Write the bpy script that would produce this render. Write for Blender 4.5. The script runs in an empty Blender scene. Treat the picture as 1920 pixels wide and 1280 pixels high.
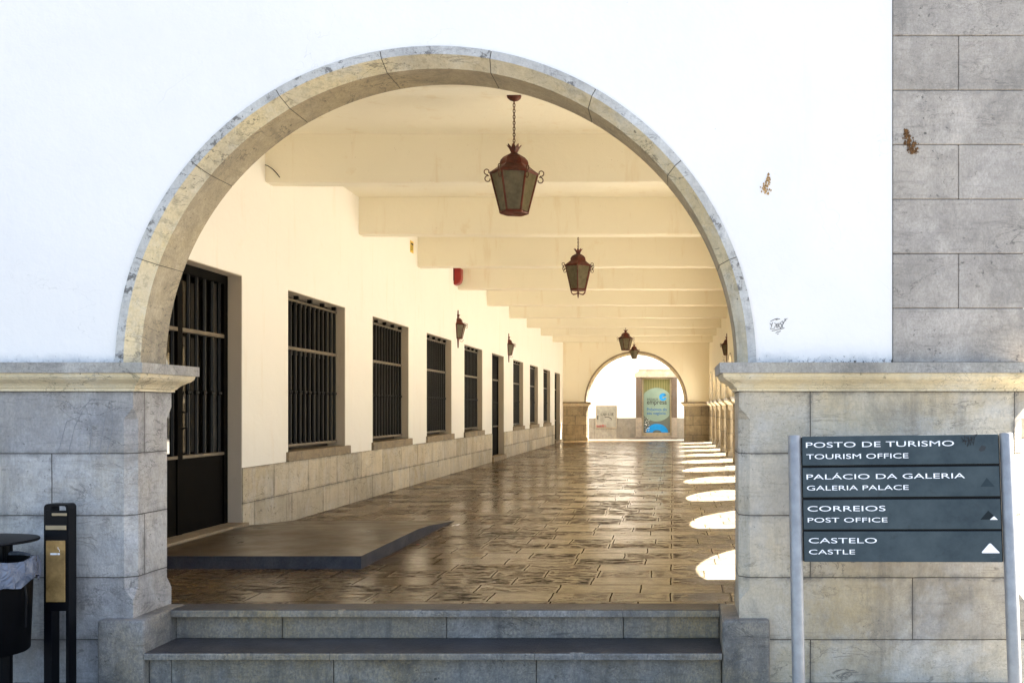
import bpy, bmesh, math, random
from mathutils import Vector, Matrix, Euler
R = math.radians
C = bpy.context.scene.collection
sc = bpy.context.scene
# ------------------------------------------------------------------ camera
S, D0, H = 330.0, 5.5, 1.189          # px per metre at the facade, distance of the facade, eye above arcade floor
VX, VY = 1262.0, 766.0                # vanishing point in the 1920x1280 photograph
cam = bpy.data.objects.new('camera', bpy.data.cameras.new('camera'))
C.objects.link(cam)
cam.location = (0, 0, H)
cam.rotation_euler = (R(90), 0, 0)
cam.data.sensor_width = 36
cam.data.lens = 36 * S * D0 / 1920
cam.data.shift_x = (960 - VX) / 1920
cam.data.shift_y = (VY - 640) / 1920
cam.data.clip_end = 2000
sc.camera = cam
# ------------------------------------------------------------------ sky, sun, exposure
SUN = Vector((1, .6, 1.34)).normalized()
w = bpy.data.worlds.new('World'); sc.world = w; w.use_nodes = True
nt = w.node_tree
sky = nt.nodes.new('ShaderNodeTexSky'); sky.sky_type = 'NISHITA'; sky.sun_disc = False
sky.sun_elevation = math.asin(SUN.z); sky.sun_rotation = math.atan2(SUN.x, SUN.y)
sky.air_density = 1.0; sky.dust_density = 2.0
bg = nt.nodes['Background']; bg.inputs['Strength'].default_value = .05
nt.links.new(sky.outputs[0], bg.inputs[0])
sl = bpy.data.lights.new('sun', 'SUN'); sl.energy = 5.0; sl.angle = R(.5); sl.color = (1, .94, .83)
so = bpy.data.objects.new('sun', sl); C.objects.link(so)
so.rotation_euler = (-SUN).to_track_quat('-Z', 'Y').to_euler(); so.location = (20, 12, 30)
sc.view_settings.view_transform = 'Standard'; sc.view_settings.look = 'None'
sc.view_settings.gamma = 1; sc.view_settings.use_curve_mapping = False
sc.view_settings.exposure = 3.4
sc.cycles.max_bounces = 14; sc.cycles.diffuse_bounces = 9; sc.cycles.glossy_bounces = 4
sc.cycles.transmission_bounces = 6; sc.cycles.use_denoising = True
sc.cycles.sample_clamp_indirect = 10

# ------------------------------------------------------------------ helpers
def px(x, y, D):
    return Vector(((x - VX) * D / S, D0 * D, H + (VY - y) * D / S))

class MB:
    """collects shapes, then links them as one mesh object"""
    def __init__(self): self.bm = bmesh.new(); self.mi = 0
    def face(self, pts):
        try:
            f = self.bm.faces.new([self.bm.verts.new(p) for p in pts]); f.material_index = self.mi; return f
        except ValueError: pass
    def box(self, x0, x1, y0, y1, z0, z1, bev=0, seg=1, mat=None):
        bm = self.bm
        v = [bm.verts.new(p) for p in ((x0,y0,z0),(x1,y0,z0),(x1,y1,z0),(x0,y1,z0),(x0,y0,z1),(x1,y0,z1),(x1,y1,z1),(x0,y1,z1))]
        fs = [bm.faces.new([v[i] for i in q]) for q in ((3,2,1,0),(4,5,6,7),(0,1,5,4),(1,2,6,5),(2,3,7,6),(3,0,4,7))]
        for f in fs: f.material_index = self.mi if mat is None else mat
        if bev:
            es = {e for f in fs for e in f.edges}
            r = bmesh.ops.bevel(bm, geom=list(es), offset=bev, segments=seg, affect='EDGES', profile=.5)
            for f in r['faces']: f.material_index = self.mi if mat is None else mat
        return self
    def loft(self, rings, caps=True, closed=True, mat=None):
        bm = self.bm; m = self.mi if mat is None else mat
        vr = [[bm.verts.new(p) for p in r] for r in rings]
        n = len(vr[0])
        for a, b in zip(vr, vr[1:]):
            for i in range(n if closed else n - 1):
                j = (i + 1) % n
                f = bm.faces.new((a[i], a[j], b[j], b[i])); f.material_index = m
        if caps:
            f = bm.faces.new(vr[0][::-1]); f.material_index = m
            f = bm.faces.new(vr[-1]); f.material_index = m
        return self
    def tube(self, pts, r, n=8, caps=True, closed=False):
        pts = [Vector(p) for p in pts]
        rr = r if isinstance(r, (list, tuple)) else [r] * len(pts)
        rings = []; up = None
        for i, p in enumerate(pts):
            if closed: t = pts[(i + 1) % len(pts)] - pts[i - 1]
            else: t = pts[min(i + 1, len(pts) - 1)] - pts[max(i - 1, 0)]
            t.normalize()
            if up is None: up = Vector((0, 0, 1)) if abs(t.z) < .9 else Vector((1, 0, 0))
            a = t.cross(up).normalized(); b = a.cross(t).normalized(); up = b
            rings.append([p + (a * math.cos(k * 2 * math.pi / n) + b * math.sin(k * 2 * math.pi / n)) * rr[i] for k in range(n)])
        if closed: rings.append(rings[0]); caps = False
        return self.loft(rings, caps)
    def lathe(self, prof, n=24, c=(0, 0), a0=0, caps=True):
        rings = [[(c[0] + r * math.cos(a0 + k * 2 * math.pi / n), c[1] + r * math.sin(a0 + k * 2 * math.pi / n), z) for k in range(n)] for r, z in prof]
        return self.loft(rings, caps)
    def prism(self, pts, fn, d0, d1):
        """flat outline pts (u, v) given depth d0..d1 through fn(u, v, d)"""
        return self.loft([[fn(u, v, d0) for u, v in pts], [fn(u, v, d1) for u, v in pts]])
    def build(self, name, mats, parent=None, smooth=False, loc=None):
        bm = self.bm
        bmesh.ops.remove_doubles(bm, verts=bm.verts[:], dist=1e-5)
        bmesh.ops.recalc_face_normals(bm, faces=bm.faces[:])
        me = bpy.data.meshes.new(name); bm.to_mesh(me); bm.free()
        for m in (mats if isinstance(mats, (list, tuple)) else [mats]): me.materials.append(m)
        if smooth:
            for p in me.polygons: p.use_smooth = True
            me.set_sharp_from_angle(angle=R(38))
        o = bpy.data.objects.new(name, me); C.objects.link(o)
        if loc is not None: o.location = loc
        if parent: o.parent = parent
        return o

def tag(o, label=None, cat=None, group=None, kind=None):
    for k, v in (('label', label), ('category', cat), ('group', group), ('kind', kind)):
        if v: o[k] = v
    return o
def thing(name, label, cat, loc=(0, 0, 0), rot=(0, 0, 0), group=None):
    o = bpy.data.objects.new(name, None); C.objects.link(o); o.location = loc; o.rotation_euler = rot
    o.empty_display_size = .2
    return tag(o, label, cat, group)
def copy_tree(o, parent=None):
    c = o.copy(); C.objects.link(c); c.parent = parent
    for ch in list(o.children): copy_tree(ch, c)
    return c

# ------------------------------------------------------------------ materials
class NT:
    def __init__(self, name):
        self.m = bpy.data.materials.new(name); self.m.use_nodes = True
        self.t = self.m.node_tree; self.b = self.t.nodes['Principled BSDF']
        self.geo = self.n('ShaderNodeNewGeometry')
        self.pos = self.geo.outputs['Position']; self.isl = self.geo.outputs['Random Per Island']
    def n(self, k, **kw):
        x = self.t.nodes.new(k)
        for a, v in kw.items(): setattr(x, a, v)
        return x
    def put(self, sock, v):
        if isinstance(v, bpy.types.NodeSocket): self.t.links.new(v, sock)
        elif isinstance(v, (tuple, list)) and sock.type == 'RGBA' and len(v) == 3: sock.default_value = (*v, 1)
        else: sock.default_value = v
    def math(self, op, a, b=0.0, clamp=False):
        x = self.n('ShaderNodeMath', operation=op, use_clamp=clamp); self.put(x.inputs[0], a); self.put(x.inputs[1], b); return x.outputs[0]
    def mix(self, f, a, b, mode='MIX'):
        x = self.n('ShaderNodeMix', data_type='RGBA', blend_type=mode)
        self.put(x.inputs[0], f); self.put(x.inputs[6], a); self.put(x.inputs[7], b); return x.outputs[2]
    def mapv(self, v, scale=(1, 1, 1), loc=(0, 0, 0)):
        x = self.n('ShaderNodeMapping'); self.put(x.inputs[0], v); x.inputs['Scale'].default_value = scale; x.inputs['Location'].default_value = loc; return x.outputs[0]
    def noise(self, scale, detail=4, rough=.55, v=None, out=0, dist=0):
        x = self.n('ShaderNodeTexNoise'); self.put(x.inputs['Vector'], v or self.pos)
        x.inputs['Scale'].default_value = scale; x.inputs['Detail'].default_value = detail; x.inputs['Roughness'].default_value = rough
        x.inputs['Distortion'].default_value = dist
        return x.outputs[out]
    def vor(self, scale, v=None, feature='F1', out='Distance'):
        x = self.n('ShaderNodeTexVoronoi', feature=feature); self.put(x.inputs['Vector'], v or self.pos); x.inputs['Scale'].default_value = scale; return x.outputs[out]
    def ramp(self, f, a, b, x0=0.0, x1=1.0):
        x = self.n('ShaderNodeMapRange', clamp=True); self.put(x.inputs[0], f)
        x.inputs[1].default_value = a; x.inputs[2].default_value = b; x.inputs[3].default_value = x0; x.inputs[4].default_value = x1; return x.outputs[0]
    def bump(self, h, strength=.3, dist=.01, prev=None):
        x = self.n('ShaderNodeBump'); self.put(x.inputs['Height'], h); x.inputs['Strength'].default_value = strength; x.inputs['Distance'].default_value = dist
        if prev is not None: self.put(x.inputs['Normal'], prev)
        return x.outputs[0]
    def sep(self, v=None):
        x = self.n('ShaderNodeSeparateXYZ'); self.put(x.inputs[0], v or self.pos); return x.outputs
    def comb(self, x_, y_, z_=0.0):
        x = self.n('ShaderNodeCombineXYZ'); self.put(x.inputs[0], x_); self.put(x.inputs[1], y_); self.put(x.inputs[2], z_); return x.outputs[0]
    def done(self, col=None, rough=None, normal=None, metal=None, spec=None):
        for k, v in (('Base Color', col), ('Roughness', rough), ('Normal', normal), ('Metallic', metal), ('Specular IOR Level', spec)):
            if v is not None: self.put(self.b.inputs[k], v)
        return self.m

def plain(name, col, rough=.6, metal=0, var=.15, scale=12, bump=.1, spec=.5):
    t = NT(name); f = t.ramp(t.noise(scale, 5), .3, .7)
    lo = tuple(c * (1 - var) for c in col); hi = tuple(min(1, c * (1 + var)) for c in col)
    return t.done(t.mix(f, lo, hi), rough, t.bump(t.noise(scale * 8, 3), bump, .003), metal, spec)

def plaster(name, col, stain=(.5, .42, .3), amt=.25, warm=None):
    t = NT(name)
    big = t.ramp(t.noise(.8, 5, .6), .35, .75)
    c = t.mix(t.math('MULTIPLY', big, .35), col, tuple(x * .9 for x in col))
    streak = t.noise(1, 5, .65, t.mapv(t.pos, (5, 5, .7)))
    c = t.mix(t.math('MULTIPLY', t.ramp(streak, .58, .8), amt), c, stain)
    blot = t.noise(3.5, 6, .7)
    c = t.mix(t.math('MULTIPLY', t.ramp(blot, .62, .78), amt * .7), c, stain)
    speck = t.ramp(t.noise(45, 2, .5), .74, .8)
    c = t.mix(t.math('MULTIPLY', speck, amt), c, tuple(x * .4 for x in stain))
    n1 = t.bump(t.noise(2.5, 5, .6), .45, .02)
    n1 = t.bump(t.noise(9, 5, .6), .3, .008, n1)
    n2 = t.bump(t.noise(60, 4, .6), .18, .004, n1)
    return t.done(c, .85, n2, spec=.25)

def stone(name, cool, warm, joint=None, rough=.75, dark=(.10, .095, .09), wmix=(.35, .7), darkamt=.5, islands=.25, tool=True, ochre=.0, lichen=0, k=1.0):
    t = NT(name)
    x, y, z = t.sep()
    uz = t.comb(t.math('ADD', x, y), z, 0.0)
    big = t.ramp(t.noise(1.1, 6, .62), *wmix)
    c = t.mix(big, cool, warm)
    mid = t.noise(7, 6, .7)
    c = t.mix(t.ramp(mid, .38, .72, 0, .42 * k), c, tuple(v * .5 for v in cool))
    cloud = t.noise(2.3, 7, .75, t.mapv(t.pos, (1, 1, 1), (11, 4, 2)))
    c = t.mix(t.ramp(cloud, .46, .66, 0, .22 * k), c, tuple(v * 1.8 for v in dark))
    # bedding streaks across the stone and rain streaks down it
    bed = t.noise(1, 5, .7, t.mapv(t.pos, (3, 3, 34)), dist=.4)
    c = t.mix(t.ramp(bed, .56, .74, 0, .5 * k), c, dark)
    if ochre:
        och = t.noise(.75, 6, .68, t.mapv(t.pos, (1, 1, .8), (5, 2, 9)))
        c = t.mix(t.ramp(och, .46, .66, 0, ochre), c, (.46, .31, .10))
    vein = t.math('ABSOLUTE', t.math('SUBTRACT', t.noise(2.6, 6, .6, t.mapv(t.pos, (1, 1, 2.6)), dist=.8), .5))
    c = t.mix(t.math('MULTIPLY', t.ramp(vein, 0, .011, 1, 0), t.ramp(t.noise(1.7, 3, .6, t.mapv(t.pos, (1, 1, 1), (4, 1, 6))), .44, .6, 0, .8)), c, tuple(v * .5 for v in dark))
    crk = t.math('ABSOLUTE', t.math('SUBTRACT', t.noise(1, 7, .62, t.mapv(t.pos, (5, 5, 17), (2, 2, 2)), dist=1.2), .5))
    c = t.mix(t.math('MULTIPLY', t.ramp(crk, 0, .010, 1, 0), t.ramp(t.noise(2.1, 3, .6, t.mapv(t.pos, (1, 1, 1), (8, 3, 1))), .46, .6, 0, .75)), c, tuple(v * .6 for v in dark))
    blot = t.noise(1.5, 8, .78, t.mapv(t.pos, (1, 1, .7), (6, 6, 1)), dist=.3)
    c = t.mix(t.ramp(blot, .50, .64, 0, .55 * k), c, tuple(v * 1.25 for v in dark))
    run = t.noise(1, 5, .7, t.mapv(t.pos, (9, 9, .9)))
    c = t.mix(t.ramp(run, .52, .78, 0, darkamt), c, dark)
    pale = t.noise(4.3, 5, .65, t.mapv(t.pos, (1, 1, 1), (3, 7, 1)))
    c = t.mix(t.ramp(pale, .5, .7, 0, .4), c, tuple(min(.75, v * 1.6) for v in cool))
    # lichen pits
    pit = t.math('MULTIPLY', t.ramp(t.noise(34, 4, .65), .63, .68), t.ramp(t.noise(3.1, 3), .45, .6))
    c = t.mix(t.math('MULTIPLY', pit, .8), c, tuple(v * .35 for v in dark))
    if lichen:
        li = t.math('MULTIPLY', t.ramp(t.noise(26, 5, .7), .52, .58), t.ramp(t.noise(3.4, 4, .6, t.mapv(t.pos, (1, 1, 1), (1, 8, 3))), .50, .57))
        c = t.mix(t.math('MULTIPLY', li, lichen), c, (.035, .027, .02))
    c = t.mix(t.math('MULTIPLY', t.isl, islands), c, tuple(v * .5 for v in warm))
    h = t.noise(26, 6, .7)
    nrm = t.bump(h, .35, .012)
    grit = t.noise(110, 4, .75)
    c = t.mix(t.ramp(grit, .56, .72, 0, .55 * k), c, tuple(v * .30 for v in cool))
    c = t.mix(t.ramp(grit, .42, .28, 0, .35 * k), c, tuple(min(.8, v * 1.5) for v in cool))
    if tool:
        fine = t.noise(1, 2, .5, t.mapv(t.pos, (95, 95, 60)))
        c = t.mix(t.ramp(fine, .35, .65, 0, .26 * k), c, tuple(v * .38 for v in cool))
        nrm = t.bump(fine, .45, .006, nrm)
    if joint:
        bw, rh, zo, uo = joint
        b = t.n('ShaderNodeTexBrick'); wob = t.n('ShaderNodeVectorMath', operation='MULTIPLY_ADD'); t.put(wob.inputs[0], t.noise(6, 4, .65, out=1)); wob.inputs[1].default_value = (.008, .008, 0); t.put(wob.inputs[2], t.mapv(uz, (1, 1, 1), (uo - .004, -zo - .004, 0)))
        t.put(b.inputs['Vector'], wob.outputs[0])
        b.inputs['Scale'].default_value = 1; b.inputs['Mortar Size'].default_value = .0032; b.inputs['Mortar Smooth'].default_value = .25
        b.inputs['Brick Width'].default_value = bw; b.inputs['Row Height'].default_value = rh; b.inputs['Bias'].default_value = 0
        b.inputs['Color1'].default_value = (1, 1, 1, 1); b.inputs['Color2'].default_value = (.70, .70, .72, 1); b.inputs['Mortar'].default_value = (.16, .14, .12, 1)
        c = t.mix(1.0, c, b.outputs['Color'], 'MULTIPLY')
        b3 = t.n('ShaderNodeTexBrick'); t.put(b3.inputs['Vector'], wob.outputs[0]); b3.inputs['Scale'].default_value = 1
        b3.inputs['Mortar Size'].default_value = .035; b3.inputs['Mortar Smooth'].default_value = 1.0; b3.inputs['Brick Width'].default_value = bw; b3.inputs['Row Height'].default_value = rh
        c = t.mix(t.math('MULTIPLY', b3.outputs['Fac'], t.ramp(t.noise(6, 6, .75), .42, .66, 0, .75)), c, dark)
        nrm = t.bump(t.math('SUBTRACT', 1.0, b.outputs['Fac']), .6, .008, nrm)
    return t.done(c, rough, nrm, spec=.3)

M = {}
def whitewall():
    t = NT('white_limewash')
    x, y, z = t.sep()
    c = t.mix(t.ramp(t.noise(.7, 6, .65), .35, .7), (.83, .785, .735), (.77, .735, .70))
    c = t.mix(t.ramp(t.noise(1, 6, .7, t.mapv(t.pos, (6, 6, .45))), .60, .82, 0, .16), c, (.45, .43, .40))
    c = t.mix(t.ramp(t.noise(5, 6, .72), .66, .8, 0, .3), c, (.62, .57, .5))
    c = t.mix(t.ramp(t.noise(60, 2, .5), .76, .8, 0, .5), c, (.3, .27, .23))
    crack = t.math('ABSOLUTE', t.math('SUBTRACT', t.noise(.9, 5, .55, dist=.5), .5))
    c = t.mix(t.math('MULTIPLY', t.ramp(crack, 0, .0012, 1, 0), t.ramp(t.noise(1.3, 2), .52, .62, 0, .22)), c, (.35, .33, .3))
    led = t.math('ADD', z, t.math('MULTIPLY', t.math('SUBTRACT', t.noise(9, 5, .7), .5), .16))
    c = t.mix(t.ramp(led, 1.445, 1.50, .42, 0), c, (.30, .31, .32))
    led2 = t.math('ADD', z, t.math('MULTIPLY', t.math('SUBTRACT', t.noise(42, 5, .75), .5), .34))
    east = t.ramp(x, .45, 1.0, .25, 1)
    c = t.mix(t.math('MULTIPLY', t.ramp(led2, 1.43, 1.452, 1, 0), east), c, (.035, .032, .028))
    n1 = t.bump(t.noise(2.2, 5, .6), .5, .02)
    n2 = t.bump(t.noise(11, 5, .6), .35, .008, n1)
    return t.done(c, .85, t.bump(t.noise(70, 4, .6), .25, .003, n2), spec=.2)
M['white'] = whitewall()
M['cream'] = plaster('cream_limewash', (.89, .84, .70), (.64, .47, .24), .45)
M['hallwall'] = plaster('hall_limewash', (.82, .795, .745), (.64, .47, .25), .22)
M['streetwall'] = plaster('street_limewash', (.86, .86, .85), (.6, .58, .54), .08)
M['reveal'] = plaster('reveal_grey', (.56, .49, .40), (.28, .22, .16), .6)  # greyer tone than the wall, for the sides of the openings
M['ashlar'] = stone('pier_limestone', (.53, .525, .535), (.62, .545, .43), (1.16, .352, .231, .35), darkamt=.6, ochre=.4)
M['ashlar_warm'] = stone('stained_pier_limestone', (.72, .65, .55), (.78, .64, .42), (1.16, .352, .231, .1), darkamt=.5, ochre=.75, k=.8)
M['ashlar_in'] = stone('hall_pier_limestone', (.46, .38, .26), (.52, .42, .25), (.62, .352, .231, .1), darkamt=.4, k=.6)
M['dado'] = stone('dado_limestone', (.68, .60, .46), (.74, .64, .47), (.92, .337, .295, .2), darkamt=.5, wmix=(.3, .6), ochre=.3, k=.45, islands=0)
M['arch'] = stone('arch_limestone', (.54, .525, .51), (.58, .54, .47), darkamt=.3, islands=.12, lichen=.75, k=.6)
M['patina_bounce'] = stone('arch_patina_bounce', (.66, .585, .45), (.72, .575, .31), darkamt=.45, islands=.12, ochre=.35, lichen=.25, k=.55)  # yellow lichen stain, plus bounced warm light put into the chamfer colour
M['soffit'] = stone('arch_soffit', (.44, .37, .26), (.50, .40, .24), darkamt=.3, islands=.15)  # warm light from below put into the soffit's stone colour
M['impost'] = stone('impost_limestone', (.40, .375, .345), (.44, .395, .31), darkamt=.3, islands=0)
M['cyma'] = stone('impost_warm_bounce', (.72, .63, .46), (.76, .62, .38), darkamt=.15, islands=0, k=.4)  # reflected warm light put into the colour of the moulding
M['quoin'] = stone('quoin_limestone', (.47, .415, .365), (.51, .44, .36), darkamt=.22, islands=.3)
M['sill'] = stone('sill_limestone', (.32, .25, .17), (.36, .28, .18), darkamt=.3, islands=.1)
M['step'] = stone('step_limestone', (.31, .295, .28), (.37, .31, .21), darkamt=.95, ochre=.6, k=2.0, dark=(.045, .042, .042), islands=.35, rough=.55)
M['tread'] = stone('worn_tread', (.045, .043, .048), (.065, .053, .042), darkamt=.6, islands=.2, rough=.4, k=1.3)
M['mortar'] = plain('mortar', (.10, .085, .06), .9)
M['farstone'] = stone('street_stone', (.30, .275, .23), (.33, .285, .21), (.9, 1.2, -.3, .2), darkamt=.5)
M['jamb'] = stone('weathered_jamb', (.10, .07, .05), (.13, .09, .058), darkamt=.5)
M['surround'] = stone('door_stone', (.30, .25, .20), (.33, .28, .21), darkamt=.5, islands=.3)
M['lintel'] = stone('lintel_stone', (.42, .37, .29), (.45, .39, .29), darkamt=.25, islands=.1)
M['iron'] = plain('black_iron', (.0035, .0032, .003), .42, 0, .5, 30, .2, .22)
M['rail'] = plain('lit_iron_rail', (.12, .095, .065), .45, .3, .3)  # light catching the rails is put into this light brown
M['sash'] = plain('brown_window_paint', (.02, .014, .009), .5, 0, .4, 8, .1, .2)
M['doorpaint'] = plain('dark_door_paint', (.0026, .002, .0014), .7, 0, .5, 3, .1, .06)
M['black'] = plain('black_plastic', (.0022, .0025, .004), .4, 0, .3, 12, .1, .14)
M['blackbin'] = plain('black_bin_plastic', (.0015, .0017, .0025), .5, 0, .3, 12, .1, .1)
M['alu'] = plain('brushed_aluminium', (.30, .295, .29), .45, .3, .15, 18, .05)
M['red'] = plain('red_plastic', (.30, .008, .006), .35)
M['yellow'] = plain('yellow_sign', (.70, .48, .04), .5)
M['ink'] = plain('black_ink', (.012, .012, .013), .7)
M['inkred'] = plain('red_ink', (.35, .03, .03), .7)
M['letter'] = plain('white_lettering', (.86, .86, .88), .55, 0, .05)
M['ghost'] = plain('faded_arrow', (.013, .019, .022), .7, 0, .1, 12, .1, .15)
M['mud'] = plain('dried_mud', (.12, .055, .016), .95, 0, .75, 60)
M['paper'] = plain('white_paper', (.8, .79, .76), .8)
M['terra'] = plain('terracotta', (.38, .2, .11), .8, 0, .3)
M['blue'] = plain('blue_sticker', (.008, .20, .52), .5, 0, .08, 12, .1, .2)
M['bluetext'] = plain('blue_lettering', (.004, .075, .25), .6, 0, .08, 12, .1, .2)
M['disc'] = plain('frosted_sticker', (.155, .22, .185), .35, 0, .12, 3)
M['alframe'] = plain('bronze_window_frame', (.30, .25, .17), .4, .3, .15)
M['rope'] = plain('chain_iron', (.10, .05, .025), .6, .4, .4)

def rust(name):
    t = NT(name)
    c = t.mix(t.ramp(t.noise(9, 5, .65), .35, .65), (.13, .020, .008), (.05, .012, .006))
    c = t.mix(t.ramp(t.noise(40, 4), .55, .75, 0, .6), c, (.17, .06, .024))
    return t.done(c, t.ramp(t.noise(14, 3), .3, .7, .4, .75), t.bump(t.noise(60, 4), .3, .003), .25)
M['rust'] = rust('rusty_red_metal')
def pane():
    t = NT('frosted_lantern_glass')
    c = t.mix(t.ramp(t.noise(14, 5, .7), .4, .7), (.24, .205, .115), (.14, .12, .065))
    tr = t.n('ShaderNodeBsdfTranslucent'); t.put(tr.inputs[0], c)
    mx = t.n('ShaderNodeMixShader'); mx.inputs[0].default_value = .5
    t.done(c, .3)
    t.t.links.new(t.b.outputs[0], mx.inputs[1]); t.t.links.new(tr.outputs[0], mx.inputs[2])
    t.t.links.new(mx.outputs[0], t.t.nodes['Material Output'].inputs[0])
    return t.m
M['pane'] = pane()
def bag():
    t = NT('thin_bag_plastic')
    c = t.mix(t.noise(6, 3), (.07, .09, .135), (.13, .15, .20))
    return t.done(c, .25, t.bump(t.noise(13, 3, .6, dist=1.5), .9, .02))
M['bag'] = bag()
def glassdark():
    t = NT('dark_window_glass')
    return t.done((.008, .007, .006), .03, t.bump(t.noise(1.3, 2), .02, .02), spec=.6)
M['glass'] = glassdark()
def panelmat():
    t = NT('slate_sign_panel')
    c = t.mix(t.ramp(t.noise(5, 6, .7), .35, .65), (.026, .041, .050), (.050, .069, .077))
    c = t.mix(t.ramp(t.noise(17, 5, .7), .6, .78, 0, .5), c, (.016, .018, .02))
    sc_ = t.noise(1, 3, .6, t.mapv(t.pos, (4, 4, 90)), dist=.8)
    c = t.mix(t.ramp(sc_, .7, .76, 0, .35), c, (.2, .21, .21))
    return t.done(c, t.ramp(t.noise(8, 4), .3, .7, .35, .6), t.bump(t.noise(70, 3), .08, .002), 0, .25)
M['panel'] = panelmat()
def gold():
    t = NT('bronze_plate')
    c = t.mix(t.ramp(t.noise(16, 6, .7), .35, .68), (.46, .29, .11), (.24, .145, .05))
    c = t.mix(t.ramp(t.noise(1, 5, .7, t.mapv(t.pos, (60, 60, 8))), .58, .75, 0, .7), c, (.14, .08, .03))
    return t.done(c, t.ramp(t.noise(20, 4), .3, .7, .3, .6), t.bump(t.noise(50, 4), .15, .003), .35)
M['gold'] = gold()
def shopglass():
    t = NT('shop_window_blind')
    x, y, z = t.sep()
    wv = t.n('ShaderNodeTexWave'); wv.bands_direction = 'X'; t.put(wv.inputs[0], t.pos); wv.inputs['Scale'].default_value = 3.2
    c = t.mix(wv.outputs[1], (.10, .10, .038), (.16, .155, .07))
    low = t.ramp(z, .5, 1.9)
    c = t.mix(low, (.085, .10, .095), c)
    return t.done(c, .12, t.bump(t.noise(2), .03, .02), spec=.4)
M['shopglass'] = shopglass()
def board():
    t = NT('torn_poster_board')
    c = t.mix(t.ramp(t.noise(4, 6, .7), .42, .6), (.16, .155, .13), (.23, .22, .185))
    c = t.mix(t.ramp(t.noise(9, 5, .7), .6, .7, 0, .8), c, (.34, .33, .30))
    c = t.mix(t.ramp(t.noise(13, 5, .7), .64, .74, 0, .7), c, (.2, .19, .16))
    return t.done(c, .7)
M['board'] = board()
def floormat():
    t = NT('worn_floor_slabs')
    x, y, z = t.sep()
    v0 = t.comb(x, y, 0.0)
    wob = t.n('ShaderNodeVectorMath', operation='MULTIPLY_ADD'); t.put(wob.inputs[0], t.noise(4, 5, .6, v0, out=1)); wob.inputs[1].default_value = (.03, .018, 0); t.put(wob.inputs[2], v0)
    v = wob.outputs[0]
    def brick(mort, smooth, c1, c2, m):
        b = t.n('ShaderNodeTexBrick'); t.put(b.inputs['Vector'], v)
        b.inputs['Scale'].default_value = 1; b.inputs['Mortar Size'].default_value = mort; b.inputs['Mortar Smooth'].default_value = smooth
        b.inputs['Brick Width'].default_value = .54; b.inputs['Row Height'].default_value = .285; b.offset = .37; b.offset_frequency = 2; b.squash = .7; b.squash_frequency = 3
        b.inputs['Color1'].default_value = (*c1, 1); b.inputs['Color2'].default_value = (*c2, 1); b.inputs['Mortar'].default_value = (*m, 1)
        return b
    b1 = brick(.005, .2, (0, 0, 0), (1, 1, 1), (.5, .5, .5))
    b2 = brick(.032, 1.0, (1, 1, 1), (1, 1, 1), (0, 0, 0))
    rnd = t.n('ShaderNodeSeparateColor'); t.put(rnd.inputs[0], b1.outputs['Color']); rnd = rnd.outputs[0]
    c = t.mix(rnd, (.118, .068, .025), (.215, .136, .058))
    worn = t.ramp(t.noise(1, 7, .75, t.mapv(v, (8, 15, 1)), dist=.3), .39, .56)
    core = t.math('MULTIPLY', t.math('SUBTRACT', 1.0, b2.outputs['Fac']), worn)
    pick = t.ramp(t.math('ADD', rnd, t.noise(.6, 3)), .75, 1.15)
    core = t.math('MULTIPLY', core, t.math('ADD', t.math('MULTIPLY', pick, .7), .29))
    c = t.mix(t.math('MULTIPLY', core, .9), c, (.020, .015, .012))
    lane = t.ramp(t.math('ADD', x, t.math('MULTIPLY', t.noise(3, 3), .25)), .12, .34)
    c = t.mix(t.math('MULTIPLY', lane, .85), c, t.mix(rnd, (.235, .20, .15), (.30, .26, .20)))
    grime = t.ramp(t.noise(.9, 6, .7), .5, .72, 0, .6)
    c = t.mix(grime, c, (.022, .016, .010))
    c = t.mix(t.ramp(t.noise(23, 5, .7), .55, .75, 0, .4), c, (.12, .086, .05))
    c = t.mix(t.math('MULTIPLY', b1.outputs['Fac'], .9), c, (.014, .010, .007))
    rough = t.math('ADD', t.ramp(t.noise(2.2, 5, .6), .3, .7, .06, .17), t.math('MULTIPLY', core, .42))
    n1 = t.bump(t.noise(3.2, 3), .16, .012)
    n2 = t.bump(t.noise(26, 5, .7), .14, .006, n1)
    # every slab lies a hair out of level
    n3 = t.bump(t.math('SUBTRACT', t.math('MULTIPLY', rnd, .25), b1.outputs['Fac']), .16, .005, n2)
    spec = t.math('MULTIPLY', t.math('SUBTRACT', .42, t.math('MULTIPLY', core, .40), True), t.math('SUBTRACT', 1.0, t.math('MAXIMUM', b1.outputs['Fac'], t.math('MULTIPLY', grime, .9)), True))
    t.b.inputs['Specular Tint'].default_value = (1, .78, .48, 1)
    return t.done(c, rough, n3, spec=spec)
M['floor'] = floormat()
def cobble():
    t = NT('cobblestones')
    e = t.vor(9, feature='DISTANCE_TO_EDGE')
    c = t.mix(t.vor(9, out='Color'), (.10, .095, .085), (.17, .16, .14))
    c = t.mix(t.ramp(e, .0, .09, 1, 0), c, (.04, .035, .03))
    far = t.noise(.3, 4)
    c = t.mix(t.ramp(far, .4, .7, 0, .3), c, (.15, .14, .12))
    return t.done(c, .7, t.bump(t.ramp(e, 0, .12), .9, .03))
M['cobble'] = cobble()
M['plaza'] = plain('pale_plaza_limestone', (.66, .62, .54), .7, 0, .1, 2)
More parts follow.
